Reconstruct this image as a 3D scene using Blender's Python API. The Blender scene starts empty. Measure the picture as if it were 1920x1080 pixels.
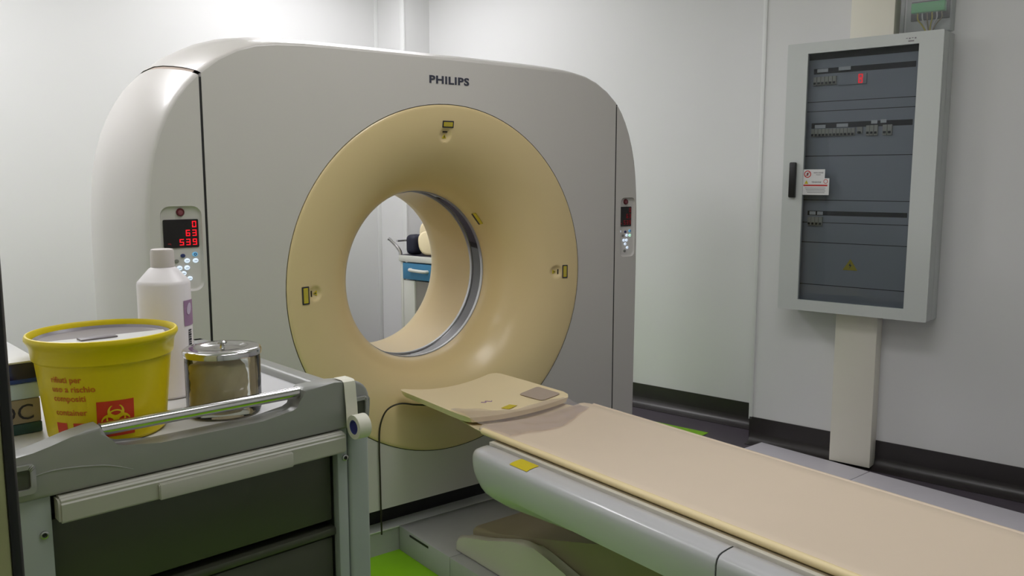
import bpy, bmesh, math, random
from mathutils import Matrix, Vector
random.seed(4)
S = bpy.context.scene
COL = S.collection
PI = math.pi
R = math.radians

# ------------------------------------------------------------------ materials
def lin(c):
    c = c / 255.0
    return c / 12.92 if c <= 0.04045 else ((c + 0.055) / 1.055) ** 2.4

def rgb(r, g, b):
    return (lin(r), lin(g), lin(b), 1.0)

def mat(name, col, rough=0.5, metal=0.0, var=0.0, scale=8.0, bump=0.0, emit=None, estr=0.0, coat=0.0, spec=0.5):
    m = bpy.data.materials.new(name)
    m.use_nodes = True
    nt = m.node_tree
    b = nt.nodes['Principled BSDF']
    c = rgb(*col)
    b.inputs['Base Color'].default_value = c
    b.inputs['Roughness'].default_value = rough
    b.inputs['Metallic'].default_value = metal
    b.inputs['Specular IOR Level'].default_value = spec
    b.inputs['Coat Weight'].default_value = coat
    if emit:
        b.inputs['Emission Color'].default_value = rgb(*emit)
        b.inputs['Emission Strength'].default_value = estr
    if var or bump:
        tc = nt.nodes.new('ShaderNodeTexCoord')
        nz = nt.nodes.new('ShaderNodeTexNoise')
        nz.inputs['Scale'].default_value = scale
        nz.inputs['Detail'].default_value = 4.0
        nt.links.new(tc.outputs['Object'], nz.inputs['Vector'])
        if var:
            mx = nt.nodes.new('ShaderNodeMix'); mx.data_type = 'RGBA'
            mx.inputs['A'].default_value = tuple(x * (1 - var) for x in c[:3]) + (1,)
            mx.inputs['B'].default_value = tuple(min(1, x * (1 + var)) for x in c[:3]) + (1,)
            nt.links.new(nz.outputs['Fac'], mx.inputs['Factor'])
            nt.links.new(mx.outputs['Result'], b.inputs['Base Color'])
        if bump:
            bp = nt.nodes.new('ShaderNodeBump')
            bp.inputs['Strength'].default_value = bump
            bp.inputs['Distance'].default_value = 0.002
            nt.links.new(nz.outputs['Fac'], bp.inputs['Height'])
            nt.links.new(bp.outputs['Normal'], b.inputs['Normal'])
    return m

def glassy(name, tint, rough=0.02, ior=1.45, extra=0.0, milk=None, milkf=0.0):
    """thin pane: tinted transparency under a fresnel reflection, optionally a little milky"""
    m = bpy.data.materials.new(name); m.use_nodes = True
    nt = m.node_tree; nt.nodes.clear()
    out = nt.nodes.new('ShaderNodeOutputMaterial')
    tr = nt.nodes.new('ShaderNodeBsdfTransparent'); tr.inputs['Color'].default_value = tint
    gl = nt.nodes.new('ShaderNodeBsdfGlossy'); gl.inputs['Roughness'].default_value = rough
    fr = nt.nodes.new('ShaderNodeFresnel'); fr.inputs['IOR'].default_value = ior
    mx = nt.nodes.new('ShaderNodeMixShader')
    base = tr
    if milk:
        df = nt.nodes.new('ShaderNodeBsdfDiffuse'); df.inputs['Color'].default_value = rgb(*milk)
        m2 = nt.nodes.new('ShaderNodeMixShader'); m2.inputs['Fac'].default_value = milkf
        nt.links.new(tr.outputs[0], m2.inputs[1]); nt.links.new(df.outputs[0], m2.inputs[2])
        base = m2
    nt.links.new(fr.outputs[0], mx.inputs['Fac'])
    nt.links.new(base.outputs[0], mx.inputs[1]); nt.links.new(gl.outputs[0], mx.inputs[2])
    nt.links.new(mx.outputs[0], out.inputs['Surface'])
    return m

M = dict(
    wall=mat('wall_paint', (226, 226, 226), 0.45, var=0.015, scale=3, bump=0.05),
    ceil=mat('ceiling_paint', (235, 235, 230), 0.8, var=0.02),
    trim=mat('white_metal_trim', (232, 233, 232), 0.35),
    lino=mat('dark_linoleum', (80, 73, 82), 0.42, var=0.18, scale=14),
    green=mat('lime_green_linoleum', (132, 190, 18), 0.42, var=0.06, scale=10),
    skirt=mat('black_vinyl_skirting', (48, 44, 44), 0.35, var=0.15, scale=20),
    shell=mat('warm_grey_enamel', (204, 200, 195), 0.32, var=0.012, scale=4, coat=0.15),
    core=mat('dark_chassis', (28, 26, 28), 0.6),
    beige=mat('beige_moulded_plastic', (222, 200, 150), 0.30, var=0.02, scale=3, coat=0.1),
    beige2=mat('pale_beige_table_plastic', (238, 221, 182), 0.42, var=0.02, scale=5),
    pad=mat('cream_vinyl_pad', (226, 208, 186), 0.5, var=0.03, scale=6, bump=0.06),
    piping=mat('yellowish_piping', (240, 220, 172), 0.45),
    chrome=mat('chrome', (215, 213, 215), 0.12, metal=1.0),
    brushed=mat('brushed_steel', (190, 190, 192), 0.3, metal=1.0, var=0.05, scale=30),
    mylar=mat('smoked_ring_window', (60, 58, 66), 0.08, coat=1.0),
    tabgrey=mat('grey_table_cover', (190, 190, 192), 0.30, var=0.02, scale=5, coat=0.4),
    tabwhite=mat('offwhite_base_cover', (205, 200, 186), 0.4, var=0.02),
    bellow=mat('beige_inner_cover', (150, 138, 112), 0.5, var=0.05, scale=12),
    plat=mat('grey_steel_plate', (176, 176, 174), 0.5, var=0.05, scale=20),
    duct=mat('pale_grey_duct_cover', (218, 214, 222), 0.5, var=0.04, scale=12),
    black=mat('black_plastic', (16, 15, 17), 0.4),
    cable=mat('brown_cable', (40, 32, 22), 0.5),
    cartgrey=mat('grey_cart_moulding', (150, 151, 147), 0.34, var=0.03, scale=12, bump=0.03),
    carttop=mat('pale_grey_cart_top', (212, 212, 214), 0.4, var=0.03, scale=9),
    cartpost=mat('grey_blue_post', (160, 168, 165), 0.4, var=0.02),
    cartlip=mat('light_drawer_lip', (178, 177, 166), 0.35, var=0.02),
    cartdark=mat('smoked_drawer_panel', (70, 72, 60), 0.4, var=0.1, scale=6),
    yellow=mat('yellow_bin_plastic', (232, 208, 2), 0.36, var=0.04, scale=6),
    orange=mat('orange_print', (205, 105, 12), 0.5),
    red=mat('red_print', (212, 62, 22), 0.5),
    lidgrey=mat('grey_bin_lid', (128, 122, 128), 0.35),
    lidwhite=mat('white_bin_insert', (220, 220, 218), 0.35),
    bottle=mat('white_bottle_plastic', (243, 238, 240), 0.38, var=0.01),
    cap=mat('ivory_cap', (214, 206, 202), 0.45, bump=0.2, scale=90),
    purple=mat('purple_print', (160, 126, 160), 0.5),
    lilac=mat('lilac_print', (205, 190, 212), 0.5),
    ink=mat('dark_ink', (48, 46, 56), 0.5),
    logo=mat('navy_grey_lettering', (58, 60, 74), 0.45),
    swab=mat('gauze_beige', (246, 224, 186), 0.9, var=0.15, scale=40, bump=0.6),
    tape=mat('white_tape', (224, 222, 206), 0.6, var=0.02, scale=40),
    tapecore=mat('blue_tape_core', (74, 80, 150), 0.5),
    navy=mat('navy_gloss', (22, 26, 78), 0.15, coat=0.6),
    blue=mat('blue_card', (40, 70, 150), 0.4),
    sky=mat('light_blue_card', (202, 222, 242), 0.5, var=0.04),
    card=mat('grey_brown_card', (168, 156, 138), 0.6, var=0.04),
    teal=mat('dark_teal_card', (48, 82, 86), 0.5, var=0.05),
    cab=mat('light_grey_powdercoat', (206, 210, 208), 0.42, var=0.01, bump=0.08, scale=120),
    cabin=mat('inner_grey_plate', (168, 172, 178), 0.5, var=0.04, scale=10),
    slot=mat('dark_slot', (30, 30, 34), 0.6),
    breaker=mat('ivory_breaker', (188, 186, 172), 0.45),
    label=mat('white_label', (226, 226, 226), 0.5),
    warn=mat('warning_yellow', (204, 186, 30), 0.45),
    signred=mat('sign_red', (200, 60, 56), 0.5),
    terminal=mat('green_terminal_block', (20, 186, 84), 0.4),
    trunk=mat('cream_trunking', (240, 236, 222), 0.45, var=0.01),
    drawer=mat('blue_drawer_front', (62, 128, 168), 0.4),
    trolley=mat('white_trolley_enamel', (216, 216, 208), 0.4),
    troldark=mat('grey_trolley_door', (138, 134, 126), 0.5),
    cream=mat('cream_foam_moulding', (242, 226, 186), 0.5),
    cushion=mat('navy_cushion', (26, 28, 48), 0.6),
    doorpaint=mat('greenish_cream_door', (168, 166, 122), 0.5, var=0.03),
    rubber=mat('black_rubber', (22, 20, 24), 0.6),
    dispblack=mat('black_display', (18, 12, 13), 0.15),
    digit=mat('red_led', (60, 0, 4), 0.5, emit=(255, 20, 38), estr=1.0),
    dimred=mat('dim_red_led', (50, 5, 10), 0.5, emit=(150, 20, 30), estr=0.25),
    ledw=mat('white_lit_button', (200, 215, 230), 0.4, emit=(220, 235, 255), estr=0.75),
    ledb=mat('blue_lit_button', (90, 150, 190), 0.4, emit=(120, 190, 230), estr=0.45),
    ledg=mat('mint_lit_button', (180, 220, 200), 0.4, emit=(190, 245, 215), estr=0.75),
    btnblue=mat('dark_blue_button', (44, 58, 110), 0.4),
    btngrey=mat('grey_button', (128, 128, 124), 0.5),
    knobred=mat('dark_red_button', (86, 14, 26), 0.35),
    knobpink=mat('rose_button_centre', (130, 72, 78), 0.4),
    lamp=mat('lamp_diffuser', (240, 240, 240), 0.5, emit=(252, 253, 255), estr=10.0),
    lampframe=mat('lamp_frame', (225, 225, 225), 0.4),
    velcro=mat('grey_patch', (176, 160, 146), 0.8),
    glass=glassy('jar_glass', (0.93, 0.95, 0.93, 1), milk=(225, 225, 220), milkf=0.04),
    pane=glassy('smoked_cabinet_pane', (0.80, 0.82, 0.84, 1), ior=1.35),
    clearbox=glassy('clear_box_plastic', (0.86, 0.87, 0.87, 1), rough=0.1, milk=(205, 208, 210), milkf=0.12),
    film=glassy('clear_film', (0.93, 0.92, 0.93, 1), rough=0.25, ior=1.3, milk=(205, 194, 200), milkf=0.22),
)
def lamp_mat(strength):
    return mat('lamp_diffuser', (240, 240, 240), 0.5, emit=(253, 251, 255), estr=strength)

# ------------------------------------------------------------------ object helpers
WM = {}
def thing(name, label, cat, loc=(0, 0, 0), rotz=0.0, group=None):
    o = bpy.data.objects.new(name, None); COL.objects.link(o)
    o.empty_display_size = 0.1
    o.location = loc; o.rotation_euler = (0, 0, rotz)
    o['label'] = label; o['category'] = cat
    if group: o['group'] = group
    WM[o.name] = Matrix.Translation(loc) @ Matrix.Rotation(rotz, 4, 'Z')
    return o

def obj(name, bm, m, parent=None, world=False, angle=38, label=None, smooth=True):
    """one mesh object; with world=True the bmesh is in room coordinates, otherwise in its parent's own"""
    if parent is not None and world:
        bm.transform(WM[parent.name].inverted())
    bmesh.ops.recalc_face_normals(bm, faces=bm.faces)
    me = bpy.data.meshes.new(name); bm.to_mesh(me); bm.free()
    if smooth:
        for p in me.polygons: p.use_smooth = True
        me.set_sharp_from_angle(angle=R(angle))
    for mm in (m if isinstance(m, (list, tuple)) else [m]):
        me.materials.append(mm)
    o = bpy.data.objects.new(name, me); COL.objects.link(o)
    if parent is not None:
        o.parent = parent; WM[o.name] = WM[parent.name]
    else:
        WM[o.name] = Matrix.Identity(4)
    if label: o['label'] = label
    return o

def tag(o, label, cat, group=None, kind=None):
    o['label'] = label; o['category'] = cat
    if group: o['group'] = group
    if kind: o['kind'] = kind
    return o

def struct(name, bm, m, world_m=None, smooth=True):
    if world_m is not None: bm.transform(world_m)
    o = obj(name, bm, m, smooth=smooth); o['kind'] = 'structure'
    return o

NB = bmesh.new

def box(bm, x0, x1, y0, y1, z0, z1, bev=0.0, seg=2, rot=None):
    mt = Matrix.Translation(((x0 + x1) / 2, (y0 + y1) / 2, (z0 + z1) / 2))
    if rot is not None: mt = mt @ rot
    mt = mt @ Matrix.Diagonal((abs(x1 - x0), abs(y1 - y0), abs(z1 - z0), 1))
    r = bmesh.ops.create_cube(bm, size=1.0, matrix=mt)
    if bev > 0:
        es = list({e for v in r['verts'] for e in v.link_edges})
        bmesh.ops.bevel(bm, geom=es, offset=bev, segments=seg, profile=0.5, affect='EDGES')
    return bm

def lathe(bm, prof, seg=48, mtx=None, close=False):
    """revolve (r, h) pairs about the local Z axis"""
    mtx = mtx or Matrix.Identity(4)
    rings = []
    for r, h in prof:
        if r <= 1e-6:
            rings.append([bm.verts.new(mtx @ Vector((0, 0, h)))])
        else:
            rings.append([bm.verts.new(mtx @ Vector((r * math.cos(2 * PI * k / seg), r * math.sin(2 * PI * k / seg), h))) for k in range(seg)])
    pairs = list(zip(rings, rings[1:]))
    if close: pairs.append((rings[-1], rings[0]))
    for a, b in pairs:
        if len(a) == 1 and len(b) == 1: continue
        for k in range(seg):
            k2 = (k + 1) % seg
            if len(a) == 1: bm.faces.new((a[0], b[k], b[k2]))
            elif len(b) == 1: bm.faces.new((a[k], a[k2], b[0]))
            else: bm.faces.new((a[k], a[k2], b[k2], b[k]))
    return bm

def tube(bm, pts, rad, seg=12, caps=True):
    pts = [Vector(p) for p in pts]
    rings = []
    up = Vector((0, 0, 1))
    prev = None
    for i, p in enumerate(pts):
        if i == 0: t = pts[1] - p
        elif i == len(pts) - 1: t = p - pts[i - 1]
        else: t = (pts[i + 1] - pts[i - 1])
        t.normalize()
        if prev is None:
            n = t.cross(up)
            if n.length < 1e-3: n = t.cross(Vector((1, 0, 0)))
        else:
            n = prev - t * prev.dot(t)
        n.normalize(); prev = n
        bn = t.cross(n)
        r = rad[i] if isinstance(rad, (list, tuple)) else rad
        rings.append([bm.verts.new(p + (n * math.cos(2 * PI * k / seg) + bn * math.sin(2 * PI * k / seg)) * r) for k in range(seg)])
    for a, b in zip(rings, rings[1:]):
        for k in range(seg):
            bm.faces.new((a[k], a[(k + 1) % seg], b[(k + 1) % seg], b[k]))
    if caps:
        bm.faces.new(rings[0]); bm.faces.new(rings[-1])
    return bm

def smooth_path(pts, n=8):
    """Catmull-Rom through the points"""
    P = [Vector(p) for p in pts]
    P = [P[0] * 2 - P[1]] + P + [P[-1] * 2 - P[-2]]
    out = []
    for i in range(1, len(P) - 2):
        for k in range(n):
            t = k / n
            a, b, c, d = P[i - 1], P[i], P[i + 1], P[i + 2]
            out.append(0.5 * ((2 * b) + (c - a) * t + (2 * a - 5 * b + 4 * c - d) * t * t + (3 * b - a - 3 * c + d) * t ** 3))
    out.append(P[-2])
    return out

def prism(bm, poly, d0, d1, mtx=None, bev=0.0, seg=2):
    """extrude a 2D polygon (x, z) from local y=d0 to y=d1"""
    mtx = mtx or Matrix.Identity(4)
    a = [bm.verts.new(mtx @ Vector((x, d0, z))) for x, z in poly]
    b = [bm.verts.new(mtx @ Vector((x, d1, z))) for x, z in poly]
    n = len(poly)
    fa = bm.faces.new(a); fb = bm.faces.new(list(reversed(b)))
    for k in range(n):
        bm.faces.new((a[k], b[k], b[(k + 1) % n], a[(k + 1) % n]))
    if bev > 0:
        es = list(fa.edges) + list(fb.edges)
        bmesh.ops.bevel(bm, geom=es, offset=bev, segments=seg, profile=0.5, affect='EDGES', clamp_overlap=True)
    return bm

def loft(bm, sections, closed=True, caps=True):
    rings = [[bm.verts.new(Vector(p)) for p in s] for s in sections]
    n = len(rings[0])
    for a, b in zip(rings, rings[1:]):
        for k in range(n if closed else n - 1):
            bm.faces.new((a[k], a[(k + 1) % n], b[(k + 1) % n], b[k]))
    if caps and closed:
        bm.faces.new(rings[0]); bm.faces.new(rings[-1])
    return bm

def rrect(x0, x1, z0, z1, r, n=5):
    out = []
    for cx, cz, a0 in ((x1 - r, z1 - r, 0), (x0 + r, z1 - r, 90), (x0 + r, z0 + r, 180), (x1 - r, z0 + r, 270)):
        for k in range(n + 1):
            a = R(a0 + 90 * k / n)
            out.append((cx + r * math.cos(a), cz + r * math.sin(a)))
    return out

def circle(cx, cz, r, n=48, a0=0.0):
    return [(cx + r * math.cos(a0 + 2 * PI * k / n), cz + r * math.sin(a0 + 2 * PI * k / n)) for k in range(n)]

def hit(poly, c, ang):
    dx, dz = math.cos(ang), math.sin(ang)
    best = None
    n = len(poly)
    for k in range(n):
        ax, az = poly[k][0] - c[0], poly[k][1] - c[1]
        bx, bz = poly[(k + 1) % n][0] - c[0], poly[(k + 1) % n][1] - c[1]
        ex, ez = bx - ax, bz - az
        den = dx * ez - dz * ex
        if abs(den) < 1e-12: continue
        t = (ax * ez - az * ex) / den
        s = (ax * dz - az * dx) / den
        if t > 1e-9 and -1e-7 <= s <= 1 + 1e-7:
            if best is None or t > best: best = t
    return (c[0] + dx * best, c[1] + dz * best)

def ring_face(bm, outer, inner, y, c, rings=5, extra=0):
    angs = [math.atan2(p[1] - c[1], p[0] - c[0]) for p in outer + inner]
    angs += [2 * PI * k / extra - PI for k in range(extra)] if extra else []
    angs = sorted(a % (2 * PI) for a in angs)
    A = []
    for a in angs:
        if not A or a - A[-1] > 1e-4: A.append(a)
    if A[0] + 2 * PI - A[-1] < 1e-4: A.pop()
    rows = []
    for a in A:
        p, q = hit(inner, c, a), hit(outer, c, a)
        rows.append([bm.verts.new((p[0] + (q[0] - p[0]) * k / rings, y, p[1] + (q[1] - p[1]) * k / rings)) for k in range(rings + 1)])
    for i in range(len(rows)):
        r0, r1 = rows[i], rows[(i + 1) % len(rows)]
        for k in range(rings):
            bm.faces.new((r0[k], r0[k + 1], r1[k + 1], r1[k]))
    return bm

def text_bm(body, size, extrude=0.0, bold=0.0, align='LEFT', shear=0.0, space=1.0):
    cu = bpy.data.curves.new('lettering', 'FONT')
    cu.body = body; cu.size = size; cu.extrude = extrude; cu.offset = bold
    cu.align_x = align; cu.shear = shear; cu.space_character = space
    cu.resolution_u = 3
    o = bpy.data.objects.new('lettering', cu); COL.objects.link(o)
    dg = bpy.context.evaluated_depsgraph_get()
    me = bpy.data.meshes.new_from_object(o.evaluated_get(dg))
    bm = NB(); bm.from_mesh(me)
    bpy.data.objects.remove(o); bpy.data.curves.remove(cu); bpy.data.meshes.remove(me)
    return bm

# text lies in XY; stand it up so that x runs along X, y along Z and it faces -Y
UP = Matrix.Rotation(R(90), 4, 'X')

def merge(dst, src, mtx=None, idx=0):
    if mtx is not None: src.transform(mtx)
    me = bpy.data.meshes.new('scratch'); src.to_mesh(me); src.free()
    n0 = len(dst.faces)
    dst.from_mesh(me); bpy.data.meshes.remove(me)
    if idx:
        dst.faces.ensure_lookup_table()
        for f in dst.faces[n0:]: f.material_index = idx
    return dst

def copy_tree(o, parent=None):
    c = o.copy(); COL.objects.link(c)
    if parent is not None: c.parent = parent
    for ch in list(o.children): copy_tree(ch, c)
    return c

# ------------------------------------------------------------------ frames
# the gantry looks along -Y; the room is turned 12 degrees against it
AL = R(12)
ROOM = Matrix.Translation((3.948, 2.044, 0)) @ Matrix.Rotation(R(-78), 4, 'Z')   # x along the right wall, y into it
HC = 3.0

# ------------------------------------------------------------------ the room
XB, XF, YL = -3.716, 2.7, -5.0
bm = NB(); box(bm, XB - .1, XF + .1, YL - .1, 0.5, -0.1, 0.0)
struct('floor', bm, M['lino'], ROOM, smooth=False)
bm = NB(); box(bm, -2.5, -.955, -3.9, -.012, 0, .002)
struct('trim_4', bm, M['green'], ROOM, smooth=False)
bm = NB(); box(bm, -.955, 2.3, -4.7, -1.95, 0, .002)
struct('trim_5', bm, M['green'], ROOM, smooth=False)
bm = NB(); box(bm, XB - .1, XF + .1, YL - .1, 0.5, HC, HC + .1)
struct('ceiling', bm, M['ceil'], ROOM, smooth=False)
bm = NB(); box(bm, -.711, XF + .1, 0, .45, 0, HC)
struct('wall_right', bm, M['wall'], ROOM, smooth=False)
bm = NB(); box(bm, -3.437, -.711, .26, .45, 0, HC)
struct('wall_right_rear', bm, M['wall'], ROOM, smooth=False)
bm = NB(); box(bm, XB, -3.437, 0, .45, 0, HC)
struct('wall_corner', bm, M['wall'], ROOM, smooth=False)
bm = NB(); box(bm, XB - .1, XB, YL, .45, 0, HC)
struct('wall_rear', bm, M['wall'], ROOM, smooth=False)
bm = NB(); box(bm, XB - .1, XF + .1, YL - .1, YL, 0, HC)
struct('wall_left', bm, M['wall'], ROOM, smooth=False)
bm = NB(); box(bm, XF, XF + .1, YL, 0, 0, HC)
struct('wall_front', bm, M['wall'], ROOM, smooth=False)
# corner profiles
bm = NB(); box(bm, -.722, -.700, -.006, .02, .125, HC, .002); struct('trim_1', bm, M['trim'], ROOM)
bm = NB(); box(bm, -3.475, -3.430, -.005, .01, 0, HC, .002); struct('trim_2', bm, M['trim'], ROOM)
bm = NB(); box(bm, XB, XB + .006, -.035, 0.0, 0, HC, .002); struct('trim_3', bm, M['trim'], ROOM)

def skirting(name, x0, x1, y):
    bm = NB()
    prof = [(0, .14), (-.006, .14), (-.006, .055)]
    for k in range(7):
        a = R(90 * k / 6)
        prof.append((-.006 - .05 * (1 - math.cos(a)), .055 - .05 * math.sin(a)))
    prof += [(-.07, .003), (-.07, .0005), (0, .0005)]
    loft(bm, [[(x0, y + a, z) for a, z in prof], [(x1, y + a, z) for a, z in prof]])
    struct(name, bm, M['skirt'], ROOM)
skirting('baseboard_right', -.711, XF, 0.0)
skirting('baseboard_right_rear', -3.437, -.711, .26)
bm = NB(); box(bm, -.717, -.711, -.006, .26, .0005, .14); 
struct('baseboard_step', bm, M['skirt'], ROOM, smooth=False)
bm = NB(); box(bm, XB, XB + .006, YL, 0, 0.0005, .14)
struct('baseboard_rear', bm, M['skirt'], ROOM, smooth=False)

# open door leaf at the near left
DM = Matrix.Translation((.0915, .787, 0)) @ Matrix.Rotation(R(-8), 4, 'Z')
bm = NB(); box(bm, -.85, -.0078, 0, .04, .01, 2.1, .002)
d = struct('door_1', bm, M['doorpaint'], DM)
bm = NB(); box(bm, -.0078, 0.0, -.002, .042, .01, 2.1, .003)
o = obj('seal', bm, M['rubber'], d); o.data.transform(DM)
o['label'] = 'black rubber edge seal'
bm = NB(); box(bm, -.08, -.0185, -.02, 0, 1.147, 1.166, .004)
o = obj('latch', bm, M['label'], d); o.data.transform(DM)
o['label'] = 'white latch'

# ------------------------------------------------------------------ ceiling lamps
def lamp(x, y, sx, sy, rot, strength, label):
    t = thing('ceiling_light', label, 'lamp', (x, y, HC), rot, 'ceiling lights')
    bm = NB(); box(bm, -sx / 2 - .03, sx / 2 + .03, -sy / 2 - .03, sy / 2 + .03, -.06, 0, .005)
    obj('lamp_housing', bm, M['lampframe'], t)
    bm = NB(); box(bm, -sx / 2, sx / 2, -sy / 2, sy / 2, -.072, -.0605)
    obj('diffuser', bm, lamp_mat(strength), t, smooth=False)
LAMPS = [
    (.1, 3.9, 1.2, .6, R(12), 15.6, 'bright square ceiling light behind the left end of the scanner'),
    (2.4, 4.6, 1.2, .6, R(12), 11.5, 'bright square ceiling light in the far corner behind the scanner'),
    (1.6, 1.5, 1.2, .6, R(102), 7.4, 'square ceiling light above the patient table'),
    (-.25, 2.3, 1.2, .6, R(102), 3.8, 'dimmer ceiling light left of the scanner front'),
    (.7, .4, 1.2, .6, R(12), 3.8, 'ceiling light above the near trolley'),
]
for a in LAMPS: lamp(*a)

# ------------------------------------------------------------------ CT gantry
GX, YF = 1.79, 2.69          # axis of the machine and plane of its front face
CX, CZ, RB = 1.80, 1.042, .662
g = thing('ct_scanner', 'large grey ring-shaped CT scanner gantry with beige bore', 'ct scanner', (GX, 3.1, 0))
half = [(0, 1.868), (.2, 1.868), (.45, 1.867), (.56, 1.865), (.65, 1.860), (.72, 1.849), (.78, 1.829), (.84, 1.797),
        (.897, 1.753), (.905, 1.746), (.94, 1.711), (.97, 1.672), (1.00, 1.622), (1.025, 1.566), (1.045, 1.505), (1.058, 1.44),
        (1.067, 1.36), (1.072, 1.28), (1.074, 1.15), (1.074, 1.0), (1.073, .8), (1.071, .6), (1.069, .4), (1.067, .2)]
ZB = .2
GO = 1.783
def hx(i, sgn):
    d = half[i][0]
    return .897 + (d - .897) * .78 if sgn > 0 and d > .897 else d
def pt(i, sgn): return (GO + sgn * hx(i, sgn), half[i][1])
def nrm(i):
    a = half[max(0, i - 1)]; b = half[min(len(half) - 1, i + 1)]
    tx, tz = b[0] - a[0], b[1] - a[1]
    if i == 0: return (0, 1)
    l = math.hypot(tx, tz)
    return (-tz / l, tx / l)
SEC = [(0, 0), (.0012, .0040), (.0045, .0082), (.011, .0125), (.028, .0200), (.06, .0310), (.1, .0425), (.16, .0560), (.24, .0700), (.33, .0800), (.5, .0845), (.68, .080), (.76, .066), (.82, .04), (.845, .0)]
def shell_pt(i, sgn, dy, off):
    nx, nz = nrm(i)
    # the sides draw in towards the back
    ox = off - .115 * max(0, dy - .30) ** 1.0 * (1 + .9 * max(0, dy - .30))
    return (GO + sgn * (hx(i, sgn) + nx * ox), YF + dy, half[i][1] + nz * off * .78)

SEAM = 8       # index of the seam vertex on the front panel
N = len(half)
# front panel with its round opening
poly = [pt(i, 1) for i in range(SEAM, -1, -1)] + [pt(i, -1) for i in range(1, SEAM + 1)] + [(GO - half[SEAM][0], ZB), (GO + half[SEAM][0], ZB)]
bm = NB()
ring_face(bm, poly, circle(CX, CZ, RB + .003, 96), YF, (CX, CZ), 6)
# top shell that runs back from the panel
idx = [(i, 1) for i in range(SEAM, 0, -1)] + [(i, -1) for i in range(0, SEAM + 1)]
rows = [[bm.verts.new(shell_pt(i, s, dy, off)) for i, s in idx] for dy, off in SEC]
for a, b in zip(rows, rows[1:]):
    for k in range(len(idx) - 1): bm.faces.new((a[k], a[k + 1], b[k + 1], b[k]))
# returns at the seams and the lower edge
for s in (1, -1):
    x = GO + s * half[SEAM][0]
    vs = [bm.verts.new(p) for p in ((x, YF, ZB), (x, YF, half[SEAM][1]), (x, YF + .03, half[SEAM][1]), (x, YF + .03, ZB))]
    bm.faces.new(vs)
vs = [bm.verts.new(p) for p in ((GO - half[SEAM][0], YF, ZB), (GO + half[SEAM][0], YF, ZB), (GO + half[SEAM][0], YF + .05, ZB), (GO - half[SEAM][0], YF + .05, ZB))]
bm.faces.new(vs)
obj('front_panel', bm, M['shell'], g, world=True, angle=50)

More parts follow.
